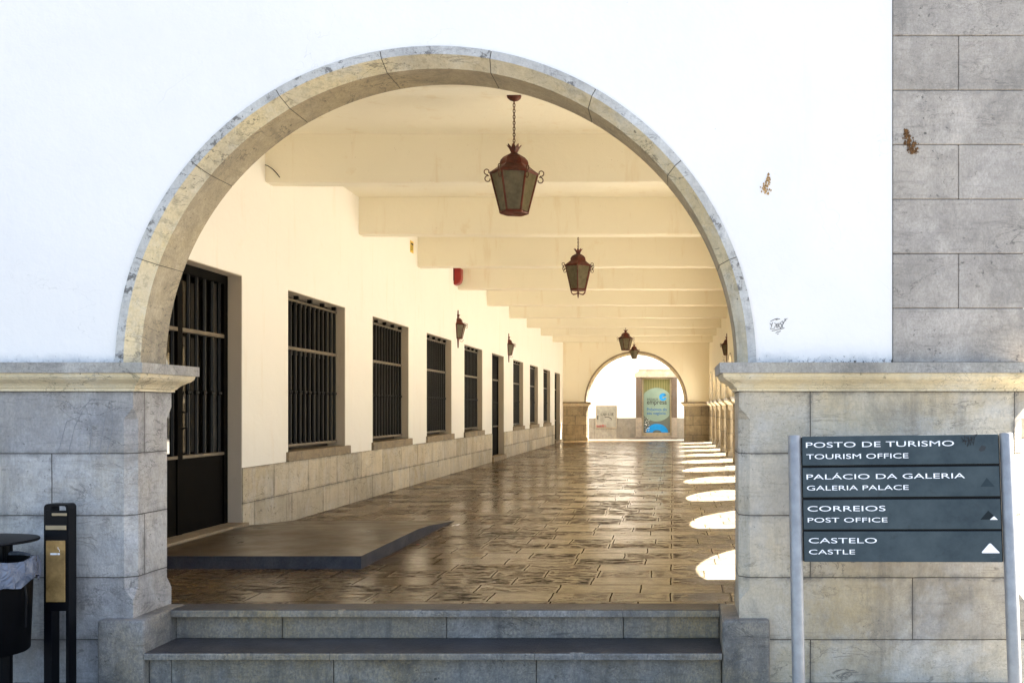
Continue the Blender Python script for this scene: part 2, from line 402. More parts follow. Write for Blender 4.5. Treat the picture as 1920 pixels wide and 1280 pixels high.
def rampmat():
    t = NT('smooth_cement')
    c = t.mix(t.ramp(t.noise(1, 5, .6, t.mapv(t.pos, (2, 7, 2))), .35, .7), (.075, .052, .029), (.115, .082, .048))
    x, y, z = t.sep()
    b = t.n('ShaderNodeTexBrick'); t.put(b.inputs['Vector'], t.comb(y, x, 0.0)); b.inputs['Scale'].default_value = 1
    b.inputs['Brick Width'].default_value = 1.05; b.inputs['Row Height'].default_value = 20; b.inputs['Mortar Size'].default_value = .004
    c = t.mix(t.ramp(t.noise(5, 7, .75, t.mapv(t.pos, (1, 2.5, 1))), .5, .7, 0, .6), c, (.03, .022, .015))
    c = t.mix(t.ramp(t.noise(38, 4, .7), .6, .72, 0, .6), c, (.26, .21, .15))
    edge = t.ramp(t.math('ADD', x, t.math('MULTIPLY', t.noise(7, 4), .3)), -3.75, -4.0)
    c = t.mix(t.math('MULTIPLY', edge, .7), c, (.022, .016, .011))
    c = t.mix(t.math('MULTIPLY', b.outputs['Fac'], .8), c, (.015, .011, .008))
    return t.done(c, t.ramp(t.noise(3, 4), .3, .7, .25, .5), t.bump(t.noise(40, 4), .1, .004))
M['ramp'] = rampmat()
M['rampedge'] = stone('ramp_edge', (.035, .035, .047), (.042, .038, .042), darkamt=.3, islands=0)

# ------------------------------------------------------------------ ground and floor
g = MB()
ys = [-260, -30, 0, 4, 5.6, 6.5, 12, 20, 30, 45, 120, 420]
def gz(y): return -.364 + max(0, min(1, (y - 6.5) / 13.5)) * .344
xs = [-300, -40, -10, 0, 3, 12, 50, 300]
for a, b in zip(ys, ys[1:]):
    g.mi = int(a > 5.5)
    for p, q in zip(xs, xs[1:]):
        g.face(((p, a, gz(a)), (q, a, gz(a)), (q, b, gz(b)), (p, b, gz(b))))
tag(g.build('ground', [M['cobble'], M['plaza']]), kind='structure')

XL, XR, XO = -4.06, 1.333, 2.0        # hall's left wall, right wall inside, right wall outside
YF, YB = D0, D0 + .42                 # front wall
YE = 6.5 * D0                         # far wall
f = MB(); f.box(XL - .2, XR + .001, YB, YE + .42, -.3, 0); 
bays_c = [D0 * (1.4945 + .5225 * k) for k in range(10)]
f.box(XR + .001, XO + .25, YB + .02, YE + .40, -.3, -.002)
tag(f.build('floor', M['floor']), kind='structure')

# ------------------------------------------------------------------ the arcaded building
B = thing('arcade_building', 'long white arcaded building with a wide round stone arch and beamed passage', 'building', (-1.35, YF, -.364))
BO = Vector(B.location)
def bp(mb, name, mats, parent=B, **k):
    """a part modelled in world coordinates, hung on the building"""
    o = mb.build(name, mats, parent, **k)
    if parent is B: o.location = -BO
    return o

def arch_wall(mb, u0, u1, uc, rad, zs, zb, zt, v0, v1, fn, n=40):
    """wall panel from zb to zt with a round-headed hole"""
    for v in (v0, v1):
        for a, b in ((u0, uc - rad), (uc + rad, u1)):
            if b - a > 1e-4: mb.face([fn(a, v, zb), fn(b, v, zb), fn(b, v, zt), fn(a, v, zt)])
    pts = [(uc - rad, zb)] + [(uc - rad * math.cos(math.pi * i / n), zs + rad * math.sin(math.pi * i / n)) for i in range(n + 1)] + [(uc + rad, zb)]
    for (a, za), (b, zb_) in zip(pts, pts[1:]):
        if abs(a - b) > 1e-6:
            for v in (v0, v1): mb.face([fn(a, v, za), fn(b, v, zb_), fn(b, v, zt), fn(a, v, zt)])
        mb.face([fn(a, v0, za), fn(b, v0, zb_), fn(b, v1, zb_), fn(a, v1, za)])
    mb.face([fn(u0, v0, zt), fn(u1, v0, zt), fn(u1, v1, zt), fn(u0, v1, zt)])
    for u in (u0, u1): mb.face([fn(u, v0, zb), fn(u, v1, zb), fn(u, v1, zt), fn(u, v0, zt)])

def arch_ring(uc, zs, rin, rout, v0, v1, fn, stones=9, ch=.05, cd=.08, gap=.0022, seg=7, zfoot=None):
    """voussoirs: face (slot 0), chamfer (1), soffit (2), mortar (3)"""
    mb = MB()
    rch = rout - (rout - rin) * .46
    prof = [(rout, v0), (rch, v0), (rin, v0 + cd), (rin, v1 - cd), (rch, v1), (rout, v1)]
    slot = [0, 1, 2, 1, 0, 0]
    for s in range(stones):
        a0 = math.pi * s / stones + gap / rin * (s > 0); a1 = math.pi * (s + 1) / stones - gap / rin * (s < stones - 1)
        rings = []
        for k in range(seg + 1):
            a = a0 + (a1 - a0) * k / seg
            rings.append([mb.bm.verts.new(fn(uc + r * math.cos(a), v, zs + r * math.sin(a))) for r, v in prof])
        for p, q in zip(rings, rings[1:]):
            for i in range(6):
                fa = mb.bm.faces.new((p[i], p[(i + 1) % 6], q[(i + 1) % 6], q[i])); fa.material_index = slot[i]
        for rr in (rings[0], rings[-1]): mb.bm.faces.new(rr).material_index = 3
    # mortar bed a few millimetres inside the joints
    d = .006; prof = [(rout - d, v0 + d), (rch - d * .2, v0 + d), (rin + d, v0 + cd + d * .2), (rin + d, v1 - cd - d * .2), (rch - d * .2, v1 - d), (rout - d, v1 - d)]
    rings = []
    for k in range(49):
        a = .01 + (math.pi - .02) * k / 48
        rings.append([fn(uc + r * math.cos(a), v, zs + r * math.sin(a)) for r, v in prof])
    mb.loft(rings, mat=3)
    return mb

def pier(mb, x0, x1, y0, y1, z0, z1, ch=(), c=.05, zb=.10, zt=1.20, st=.07):
    """square pier; corners named in ch ('00' = x0,y0 ...) carry a stopped chamfer between zb and zt"""
    def ring(z, k):
        r = []
        for nm, x, y, ax, ay in (('00', x0, y0, 1, 1), ('10', x1, y0, -1, 1), ('11', x1, y1, -1, -1), ('01', x0, y1, 1, -1)):
            d = c * k if nm in ch else 0
            if nm in ('00', '11'): r += [(x, y + ay * d, z), (x + ax * d, y, z)]
            else: r += [(x + ax * d, y, z), (x, y + ay * d, z)]
        return r
    mb.loft([ring(z0, 0), ring(zb, 0), ring(zb + st, 1), ring(zt - st, 1), ring(zt, 0), ring(z1, 0)], caps=True)

IMP = [(.014, 1.289), (.014, 1.302), (.022, 1.306), (.030, 1.318), (.042, 1.330), (.060, 1.341), (.080, 1.353), (.094, 1.368), (.099, 1.388), (.115, 1.3885), (.115, 1.447)]
def impost(mb, x0, x1, y0, y1, dz=0, sides='0000'):
    """moulded band round a pier; sides = which of x0,x1,y0,y1 stick out (slots: 0 slab, 1 moulding)"""
    s = [int(q) for q in sides]
    def ring(o, z): return [(x0 - o * s[0], y0 - o * s[2], z + dz), (x1 + o * s[1], y0 - o * s[2], z + dz), (x1 + o * s[1], y1 + o * s[3], z + dz), (x0 - o * s[0], y1 + o * s[3], z + dz)]
    R_ = [ring(o, z) for o, z in IMP]
    mb.loft(R_[:9], mat=1); mb.loft(R_[9:], mat=0)

fx = lambda u, v, z: (u, v, z)         # wall across the view
fy = lambda u, v, z: (v, u, z)         # wall along the view
AC, AZ, ARI, ARO = -1.346, 1.427, 1.716, 1.818
HT = 12.0
ZI = 1.447
# front wall, upper part in white limewash
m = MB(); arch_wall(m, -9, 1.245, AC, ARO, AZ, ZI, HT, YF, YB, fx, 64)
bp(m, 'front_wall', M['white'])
bp(arch_ring(AC, AZ, ARI, ARO, YF - .012, YB + .005, fx, 9, seg=10), 'arch_ring', [M['arch'], M['patina_bounce'], M['soffit'], M['mortar']])
# corner quoin of big blocks
m = MB(); rh = .309; z = ZI + .004
m.box(1.262, XO - .012, YF + .012, YB - .012, ZI + .001, HT - .02, mat=1)
k = 0
while z < HT - .05:
    zt = min(z + rh - .003, HT)
    if k % 2 == 1:
        m.box(1.249, 1.6185, YF - .008, YB, z, zt, .004); m.box(1.6215, XO, YF - .008, YB, z, zt, .004)
    else:
        m.box(1.249, XO, YF - .008, YB, z, zt, .004)
    z += rh; k += 1
bp(m, 'quoin', [M['quoin'], M['mortar']])
# piers beside the big arch
m = MB(); pier(m, -9, AC - 1.722, YF, YB, -.4, 1.289, ('10', '11'), .052)
bp(m, 'pier', M['ashlar'])
m = MB(); pier(m, AC + 1.722, XO, YF, YB, -.4, 1.289, ('00', '01', '10'), .06)
bp(m, 'pier', M['ashlar_warm'])
m = MB(); impost(m, -9, AC - 1.722, YF, YB, 0, '0111'); bp(m, 'impost', [M['impost'], M['cyma']])
m = MB(); impost(m, AC + 1.722, XO, YF, YB, 0, '1111'); bp(m, 'impost', [M['impost'], M['cyma']])

# arcade along the right-hand side: ten round-headed openings
RS, ZS = .97, 1.447
m = MB()
bnd = [YB] + [(a + b) / 2 for a, b in zip(bays_c, bays_c[1:])] + [YE]
for i, c in enumerate(bays_c):
    arch_wall(m, bnd[i] if i else YB + .0, bnd[i + 1], c, RS + .08, ZS, ZI - .003, HT, XR, XO, fy, 24)
bp(m, 'side_wall', M['cream'])
for c in bays_c:
    bp(arch_ring(c, ZS, RS, RS + .08, XR - .01, XO + .01, fy, 7, seg=5), 'side_arch', [M['arch'], M['patina_bounce'], M['soffit'], M['mortar']])
ed = [YB] + sum([[c - RS, c + RS] for c in bays_c], []) + [YE]
for i in range(0, len(ed), 2):
    y0, y1 = ed[i], ed[i + 1]
    chs = {'00', '10', '01', '11'}
    if i == 0: chs -= {'00', '10'}
    if i == len(ed) - 2: chs -= {'01', '11'}
    m = MB(); pier(m, XR, XO, y0, y1, -.3, 1.286, chs, .06); bp(m, 'side_pier', M['ashlar_in'])
    m = MB(); impost(m, XR, XO, y0 + (.13 if i == 0 else 0), y1 - (.13 if i == len(ed) - 2 else 0), -.003, '11%d%d' % (i > 0, i < len(ed) - 2))
    bp(m, 'side_impost', [M['impost'], M['cyma']])

# far end wall with its own arch
FC, FRI, FRO = -1.369, 1.775, 1.905
m = MB(); arch_wall(m, XL, XR, FC, FRO, 1.41, ZI - .006, 3.92, YE, YE + .42, fx, 48)
bp(m, 'end_wall', M['cream'])
m = MB(); m.box(XL - .35, XO, YE + .003, YE + .417, 3.93, HT - .01); m.box(XL - .35, XL, YE + .003, YE + .417, 0, 3.92); m.box(XR, XO, YE + .003, YE + .417, 0, 3.92)
bp(m, 'outer_end_wall', M['white'])
bp(arch_ring(FC, 1.41, FRI, FRO, YE - .012, YE + .43, fx, 9), 'end_arch_ring', [M['sill'], M['patina_bounce'], M['soffit'], M['mortar']])
for a, b, chs, sd in ((XL, FC - FRI, ('10', '11'), '0111'), (FC + FRI, XR, ('00', '01'), '1011')):
    m = MB(); pier(m, a, b, YE, YE + .42, -.3, 1.283, chs, .06); bp(m, 'end_pier', M['ashlar_in'])
    m = MB(); impost(m, a, b, YE, YE + .42, -.006, sd); bp(m, 'end_impost', [M['sill'], M['cyma']])

# left wall: ten openings (doors and barred windows)
XB = XL - .35
op = []
for k in range(10):
    y0 = D0 * (1.3335 + .5225 * k)
    wd = {0: .3245, 5: .278, 9: .284}.get(k, .3235 if k < 5 else .30) * D0
    op.append((y0, y0 + wd, 'door' if k in (0, 5, 9) else 'window'))
m = MB(); prev = YB; ZT, ZD = 2.443, .632
for y0, y1, kd in op:
    m.box(XB, XL, prev, y0, ZD, 3.92)
    m.box(XB, XL, y0, y1, ZT, 3.92)
    prev = y1
m.box(XB, XL, prev, YE, ZD, 3.92)
bp(m, 'hall_wall', M['hallwall'])
m = MB(); prev = YB
for y0, y1, kd in op:
    if kd == 'door': m.box(XB, XL + .008, prev, y0, -.2, ZD - .001); prev = y1
m.box(XB, XL + .008, prev, YE, -.2, ZD - .001)
bp(m, 'dado', M['dado'])
m = MB(); m.box(XB - .02, XO - .01, YB + .002, YE - .002, 3.92, 4.08); bp(m, 'ceiling', M['cream'])
m = MB(); m.box(XB - .02, XO, YB + .002, YE, HT - .3, HT - .01); bp(m, 'roof', M['terra'])
m = MB(); m.box(-9, XB - .022, YB + .002, YE, -.3, HT - .3); bp(m, 'rear_block', M['white'])
for k in range(10):
    y = D0 * (1.752 + .5225 * (k - 1))
    m = MB(); rnd = random.Random(100 + k); rings = []
    w0 = [0, 0, 0]
    for i in range(55):
        w0 = [max(-.006, min(.006, v + rnd.uniform(-.0025, .0025))) for v in w0]
        x = XL + (XR - XL) * i / 54; f0 = y + w0[0]; b0 = y + .187 + w0[1]; z0 = 3.441 + w0[2]; c_ = .010 + rnd.uniform(-.003, .003)
        rings.append([(x, f0, 3.9195), (x, f0, z0 + .2), (x, f0, z0 + c_), (x, f0 + c_, z0), (x, b0 - c_, z0), (x, b0, z0 + c_), (x, b0, 3.9195)])
    m.loft(rings)
    bp(m, 'ceiling_beam', M['cream'])

def bar_set(mb, w, z0, z1, n, x, r=.019):
    for i in range(n):
        y = .06 + (w - .12) * i / (n - 1)
        mb.tube([(x, y, z0), (x, y, z1)], r, 6)
        zk = z0 + (z1 - z0) * .36
        mb.lathe([(r, zk - .02), (r * 1.7, zk - .008), (r * 1.7, zk + .008), (r, zk + .02)], 6, (x, y), caps=False)
def make_window(w):
    """origin: near lower corner of the opening, on the wall face"""
    gl = MB().box(-.30, -.26, .003, w - .003, .735, ZT - .003).build('window', M['glass'])
    fr = MB(); zs0, zs1 = .737, ZT - .004
    for a, b in ((.004, .06), (w / 2 - .03, w / 2 + .03), (w - .06, w - .004)): fr.box(-.259, -.215, a, b, zs0, zs1)
    for a, b in ((zs0, zs0 + .07), (1.80, 1.86), (zs1 - .07, zs1)): fr.box(-.257, -.217, .061, w / 2 - .031, a, b); fr.box(-.257, -.217, w / 2 + .031, w - .061, a, b)
    fr.build('sash', M['sash'], gl)
    g_ = MB(); bar_set(g_, w, .80, ZT - .05, 13, -.115)
    for i in range(5):
        y = .1 + (w - .2) * i / 4
        g_.box(-.13, -.08, y - .02, y + .02, ZT - .05, ZT - .004)
    g_.build('grille', M['iron'], gl)
    for a_, b_ in ((1.83, 1.868), (.775, .805), (ZT - .082, ZT - .056)):
        MB().box(-.14, -.095, .012, w - .012, a_, b_, .004).build('grille_rail', M['rail'], gl)
    s_ = MB(); s_.box(-.25, .033, -.05, w + .12, ZD + .0005, .734, .006, 2); s_.build('sill', M['sill'], gl)
    u_ = MB(); u_.box(-.255, -.004, .0005, .006, .735, ZT - .0005); u_.box(-.255, -.004, w - .006, w - .0005, .735, ZT - .0005); u_.box(-.255, -.004, .0065, w - .0065, ZT - .007, ZT - .0006)
    u_.build('surround', M['reveal'], gl)  # thin greyish sheets over the sides and top of the opening
    return gl
def make_door(w, barred):
    d = MB(); x0, x1 = -.20, -.13
    d.box(x0, x1, .01, .085, .02, ZT - .01); d.box(x0, x1, w - .085, w - .01, .02, ZT - .01)
    d.box(x0, x1, w / 2 - .04, w / 2 + .04, .02, ZT - .01)
    for a, b in ((.086, w / 2 - .041), (w / 2 + .041, w - .086)):
        d.box(x0 + .012, x1 - .012, a, b, .02, .76); d.box(x0, x1, a, b, ZT - .09, ZT - .01)
    o = d.build('door', M['doorpaint'])
    gl = MB().box(-.30, -.27, .003, w - .003, .003, ZT - .003); gl.build('glass', M['glass'], o)
    g_ = MB(); bar_set(g_, w / 2 - .05, .76, ZT - .09, 6, -.165, .017)
    for v in g_.bm.verts: v.co.y += .045
    g2 = MB(); bar_set(g2, w / 2 - .05, .76, ZT - .09, 6, -.165, .017)
    for v in g2.bm.verts: v.co.y += w / 2
    g_.build('grille', M['iron'], o); g2.build('grille', M['iron'], o)
    for a, b in ((.086, w / 2 - .041), (w / 2 + .041, w - .086)):
        for c_, d_ in ((1.845, 1.882), (.7605, .79)):
            MB().box(x0 - .002, x1 + .004, a, b, c_, d_, .004).build('door_rail', M['rail'], o)
    h_ = MB(); h_.tube([(x1 + .01, w / 2 + .02, 1.02), (x1 + .045, w / 2 + .02, 1.03), (x1 + .045, w / 2 + .02, 1.15), (x1 + .01, w / 2 + .02, 1.16)], .009, 8); h_.build('handle', M['iron'], o)
    t_ = MB(); t_.box(-.32, .055, -.035, w + .035, -.05, .118 if barred else .10, .008, 2); t_.build('threshold', M['sill'], o)
    u_ = MB(); u_.box(-.265, -.004, .0005, .006, .12, ZT - .0005); u_.box(-.265, -.004, w - .006, w - .0005, .12, ZT - .0005); u_.box(-.265, -.004, .0065, w - .0065, ZT - .007, ZT - .0006)
    u_.build('surround', M['reveal'], o)
    return o
WW = .3235 * D0
wproto = dproto = None
for k, (y0, y1, kd) in enumerate(op):
    loc = Vector((XL, y0, 0)) - BO
    if kd == 'window':
        if wproto is None: o = wproto = make_window(WW); o.parent = B
        else: o = copy_tree(wproto, B)
        o.location = loc; o.scale.y = (y1 - y0) / WW
    else:
        o = make_door(y1 - y0, k == 0); o.parent = B; o.location = loc

# marks on the facade: dried mud, scribbled tags
def splat(cx, cz, w_, h_, n, y, tilt, seed, mt, parent=B, name='mud_stain'):
    rnd = random.Random(seed); mb = MB()
    for i in range(n):
        t = rnd.random(); a = (t - .5) * h_; s = rnd.gauss(0, .5) * w_ * (.35 + .65 * math.sin(math.pi * min(1, t + .1)))
        x = cx + s + tilt * a; z = cz + a
        r = rnd.uniform(.0015, .0065)
        k = rnd.randint(5, 8); a0 = rnd.random() * 6
        pts = [(x + r * rnd.uniform(.5, 1.2) * math.cos(a0 + q * 2 * math.pi / k), z + 1.4 * r * rnd.uniform(.5, 1.2) * math.sin(a0 + q * 2 * math.pi / k)) for q in range(k)]
        mb.prism(pts, lambda u, v, d: (u, y + d, v), -.0015 - .002 * rnd.random(), .0005)
    return bp(mb, name, mt, parent)
p = px(1438, 345, 1); splat(p.x, p.z, .030, .11, 75, YF - .001, (.2), 3, plain('ochre_mud', (.36, .21, .08), .95, 0, .6, 60))
p = px(1704, 266, 1); splat(p.x, p.z, .034, .14, 210, YF - .0095, -.3, 4, M['mud'])
def scribble(mb, strokes, x, z, sc_, fn, r=.0016):
    for st in strokes:
        pts = [fn(x + a * sc_, z + b * sc_) for a, b in st]
        if len(pts) > 1: mb.tube(pts, r, 5)
TAG = [[(-.9,.55),(-.3,.85),(.1,.95),(-.2,.75),(.4,.9)], [(-1,.3),(-.7,.0),(-.9,-.5),(-.3,-.4)], [(-.6,.4),(-.75,0)], [(-.35,.35),(-.1,.1),(-.35,-.2),(-.05,-.3),(-.05,.25),(.2,.2)],
       [(.1,-.35),(.15,.3),(.4,.25),(.2,0),(.5,-.4)], [(.4,.4),(.8,-.3)], [(.5,-.35),(1.1,.75),(1.5,.95),(1.0,.9),(1.2,.6)], [(.55,.45),(.75,.6),(.85,.2)], [(-.7,-.75),(1.0,-.35)], [(-.2,-1.0),(.5,-.75)], [(0,-1.2),(.2,-1.1)]]
m = MB(); p = px(1457, 610, 1); scribble(m, TAG, p.x, p.z, .042, lambda u, v: (u, YF - .0012, v), .0015); bp(m, 'graffiti', M['ink'])
m = MB(); rnd = random.Random(8)
p0 = lambda a_, b_: (px(a_, b_, 1).x, YF - .0004, px(a_, b_, 1).z)
for st in ([(95, 748), (120, 752), (150, 770), (172, 748), (205, 750)], [(128, 850), (140, 800), (160, 760), (172, 800), (168, 850)], [(205, 752), (196, 790), (186, 850)], [(208, 750), (212, 800), (200, 850)], [(110, 845), (125, 790), (150, 780)]):
    m.tube([p0(*q) for q in st], .0018, 5)
bp(m, 'graffiti', plain('faded_pencil', (.24, .24, .25), .9))

# ------------------------------------------------------------------ steps
ST = thing('stone_steps', 'two worn grey stone steps between low end blocks under the big arch', 'steps', (AC, 5.43, -.364))
SO = Vector(ST.location)
def stp(mb, name, mats, **k):
    o = mb.build(name, mats, ST, **k); o.location = -SO; return o
XA, XZ = -2.972, .276
def step(yn, zt, th, yr, zr, yb, js):
    t_ = MB(); cut = [XA] + [x for x in js] + [XZ]
    for a, b in zip(cut, cut[1:]):
        rnd = random.Random(int(a * 100)); rings = []; n_ = max(6, int((b - a) / .022))
        for i in range(n_ + 1):
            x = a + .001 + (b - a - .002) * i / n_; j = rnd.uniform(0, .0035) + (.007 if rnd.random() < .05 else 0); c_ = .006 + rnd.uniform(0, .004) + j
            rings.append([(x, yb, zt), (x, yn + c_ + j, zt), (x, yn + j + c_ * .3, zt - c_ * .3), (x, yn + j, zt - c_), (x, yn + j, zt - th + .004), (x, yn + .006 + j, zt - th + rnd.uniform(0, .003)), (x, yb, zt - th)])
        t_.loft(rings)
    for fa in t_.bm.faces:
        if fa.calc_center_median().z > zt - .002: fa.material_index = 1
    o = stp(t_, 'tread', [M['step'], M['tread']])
    r_ = MB(); cut = [XA] + [x + .004 for x in js[::1]] + [XZ]
    for a, b in zip(cut, cut[1:]):
        r_.box(a + .0015, b - .0015, yr, yb - .01, zr, zt - th - .001, .006, 2)
    stp(r_, 'riser', M['step'])
step(5.728, -.0015, .044, 5.785, -.182, 5.92, [-2.34, -1.358, -.30])
step(5.434, -.182, .041, 5.49, -.42, 5.86, [-2.85, -1.93, -.78])
for a, b in ((-3.238, XA - .002), (XZ + .002, .545)):
    m = MB(); m.box(a, b, 5.437, 5.915, -.42, .001, .016, 3); stp(m, 'end_block', M['step'], smooth=True)

# ------------------------------------------------------------------ cement platform with a ramp
RP = thing('cement_ramp', 'low cement platform sloping down to the floor before the barred door', 'ramp', (-3.1, 1.308 * D0, 0))
a = (XL + .009, -2.318); y0, ya, yb = 1.308 * D0, 1.60 * D0, 1.865 * D0
m = MB()
prof = [(y0, .095), (ya, .097), (1.68 * D0, .078), (1.75 * D0, .048), (yb, .004)]
for (p, zp), (q, zq) in zip(prof, prof[1:]):
    m.face([(a[0], p, zp), (a[1], p, zp), (a[1], q, zq), (a[0], q, zq)])
o = m.build('ramp_top', M['ramp'], RP); o.location = -Vector(RP.location)
m = MB()
for x in a:
    for (p, zp), (q, zq) in zip(prof, prof[1:]): m.face([(x, p, .0), (x, q, .0), (x, q, zq), (x, p, zp)])
m.face([(a[0], y0, 0), (a[1], y0, 0), (a[1], y0, .095), (a[0], y0, .095)])
o = m.build('ramp_side', M['rampedge'], RP); o.location = -Vector(RP.location)

# ------------------------------------------------------------------ lanterns
def hexr(r, z, a0, half=False):
    if half: return [(r * math.sin(R(t)), -r * math.cos(R(t)), z) for t in (-90, -30, 30, 90)]
    return [(r * math.cos(a0 + k * math.pi / 3), r * math.sin(a0 + k * math.pi / 3), z) for k in range(6)]
def scroll(p, out, s):
    o = Vector((out[0], out[1], 0)).normalized(); P = Vector(p); pts = []
    for i in range(15):
        t = i / 14; an = R(-110 + 330 * t); r = .028 * s * (1 - .45 * t)
        pts.append(P + o * (.030 * s + r * math.cos(an)) + Vector((0, 0, 1)) * (.012 * s + r * math.sin(an)))
    q = []
    for i in range(13):
        t = i / 12; an = R(110 - 300 * t); r = .03 * s * (1 - .4 * t)
        q.append(P + o * (.022 * s + r * math.cos(an)) + Vector((0, 0, 1)) * (-.052 * s + r * math.sin(an)))
    return pts, q
ROOF = [(.208, .345), (.212, .352), (.205, .362), (.165, .39), (.135, .414), (.122, .424), (.124, .446), (.116, .47), (.094, .494), (.062, .513), (.034, .528), (.026, .536)]
def lantern_body(root, s, a0, half, finial):
    n = 4 if half else 6
    bot, top = hexr(.117 * s, .012 * s, a0, half), hexr(.203 * s, .35 * s, a0, half)
    edges = range(n - 1) if half else range(n)
    fr = MB()
    for i in range(n): fr.tube([bot[i], top[i]], .0095 * s, 6)
    for i in edges:
        j = (i + 1) % n
        fr.tube([bot[i], bot[j]], .013 * s, 6); fr.tube([top[i], top[j]], .013 * s, 6)
        mid = [(Vector(top[i]) + Vector(top[j])) / 2]
    if half:
        fr.tube([bot[0], bot[-1]], .010 * s, 6); fr.tube([top[0], top[-1]], .010 * s, 6)
    fr.build('frame', M['rust'], root, smooth=True)
    for i in edges:
        j = (i + 1) % n
        c = (Vector(bot[i]) + Vector(bot[j]) + Vector(top[i]) + Vector(top[j])) / 4
        def sh(v): v = Vector(v); return v + (Vector((0, 0, v.z)) - v) * .03
        q = [sh(bot[i]), sh(bot[j]), sh(top[j]), sh(top[i])]
        nrm = (q[1] - q[0]).cross(q[3] - q[0]).normalized() * .003 * s
        pm = MB(); pm.loft([[v + nrm for v in q], [v - nrm for v in q]]); pm.build('glass_pane', M['pane'], root)
    rf = MB(); rf.loft([hexr(r * s, z * s, a0, half) for r, z in ROOF], caps=True); rf.build('roof', M['rust'], root)
    cr = MB(); m_ = 8
    zb = .53 * s
    for k in range(m_):
        t = 2 * math.pi * k / m_
        if half and math.sin(t) > .3: continue
        d = Vector((math.cos(t), math.sin(t), 0)); e = Vector((-d.y, d.x, 0))
        rows = []
        for rr, zz, ww in ((.022, 0, .012), (.034, .022, .016), (.044, .042, .016), (.058, .058, .009), (.066, .07, .0015)):
            rows.append([d * rr * s + e * ww * s + Vector((0, 0, zb + zz * s)), d * rr * s - e * ww * s + Vector((0, 0, zb + zz * s)),
                         d * (rr - .005) * s - e * ww * s + Vector((0, 0, zb + (zz + .003) * s)), d * (rr - .005) * s + e * ww * s + Vector((0, 0, zb + (zz + .003) * s))])
        cr.loft(rows)
    cr.lathe([(.024 * s, .528 * s), (.016 * s, .545 * s), (.02 * s, .56 * s), (.008 * s, .572 * s)], 10)
    cr.build('crown', M['rust'], root)
    for i in range(n):
        if half and i in (0, n - 1): continue
        for pts in scroll(top[i], top[i], s):
            pass
        a_, b_ = scroll(top[i], top[i], s)
        sm = MB(); sm.tube(a_, .0048 * s, 5); sm.tube(b_, .0048 * s, 5); sm.build('scroll', M['rope'], root, smooth=True)
    fl = MB(); fl.loft([hexr(.112 * s, .0 * s, a0, half), hexr(.112 * s, .008 * s, a0, half)])
    fl.build('base_plate', M['rust'], root)
    if finial:
        fb = MB(); fb.lathe([(.006 * s, .0), (.012 * s, -.02 * s), (.022 * s, -.04 * s), (.010 * s, -.06 * s), (.012 * s, -.075 * s), (.003 * s, -.11 * s)], 10)
        for i in range(n):
            o = Vector((bot[i][0], bot[i][1], 0))
            fb.tube([o * 1 + Vector((0, 0, 0)), o * .95 + Vector((0, 0, -.03 * s)), o * .7 + Vector((0, 0, -.055 * s)), o * .35 + Vector((0, 0, -.05 * s)), o * .1 + Vector((0, 0, -.035 * s))], .006 * s, 5)
        fb.build('finial', M['rust'], root)
def pendant(x, D, s, a0, finial, label):
    zc = 3.92; zb = 2.885 if s == 1 else 2.94
    t = thing('hanging_lantern', label, 'lantern', (x, D * D0, zb), (0, 0, 0), 'hanging lanterns along the passage')
    lantern_body(t, s, R(a0), False, finial)
    cp = MB(); zt = zc - zb
    cp.lathe([(.062, zt - .001), (.064, zt - .008), (.058, zt - .026), (.04, zt - .042), (.012, zt - .052)], 16); cp.build('canopy', M['rust'], t, smooth=True)
    ch = MB(); z = zt - .046; i = 0
    while z > .575 * s:
        l = .030; pts = []
        for k in range(12):
            an = 2 * math.pi * k / 12; u = .009 * math.cos(an); v = (l / 2 + .004) * math.sin(an)
            pts.append((u if i % 2 else u * .15, u * .15 if i % 2 else u, z - l / 2 + v))
        ch.tube(pts, .0035, 5, closed=True); z -= l * .86; i += 1
    ch.build('chain', M['rope'], t, smooth=True)
    return t
pendant(px(957, 0, 1.5).x, 1.535, 1.0, 8, False, 'largest rusty hanging lantern, on a long chain just inside the big arch')
pendant(px(1084, 0, 2.53).x, 2.53, 1.0, 33, True, 'second rusty hanging lantern from the front, its chain hidden behind a beam')
pendant(px(1173, 0, 5.12).x, 5.12, 1.0, 10, False, 'flat bottomed rusty hanging lantern just above the far arch')
pendant(px(1189, 0, 6.2).x, 6.2, .86, 31, True, 'smallest hanging lantern, with a pointed finial, in front of the far arch')
def wall_lantern(x, D, rz, label):
    t = thing('wall_lantern', label, 'lantern', (x, D * D0, 2.504), (0, 0, rz), 'lanterns on the passage walls')
    s = .76
    lantern_body(t, s, 0, True, False)
    bk = MB(); w_ = .03
    bk.loft([[(u, -.0, z), (v, -.0, z), (v, -.018, z), (u, -.018, z)] for z, u, v in
             ((-.17, -.004, .004), (-.06, -.03, .03), (-.01, -.05, .05), (.0, -.088, .088), (.265, -.155, .155), (.275, -.12, .12), (.35, -.07, .07), (.42, -.03, .03), (.54, -.004, .004))])
    bk.build('back_plate', M['rust'], t)
    lp = MB(); lp.tube([(0, -.075 + .035 * math.cos(R(q)), -.012 + .04 * math.sin(R(q))) for q in range(-180, 10, 15)], .003, 5); lp.build('hook', M['rope'], t)
    return t
wall_lantern(XL + .001, 3.316, R(90), 'rusty wall lantern on the white wall between two barred windows')
wall_lantern(XL + .001, 4.34, R(90), 'rusty wall lantern on the white wall beside the dark middle doorway')
wall_lantern(XR - .001, 4.34, R(-90), 'dark wall lantern on the arcade side, between the sunlit side arches')

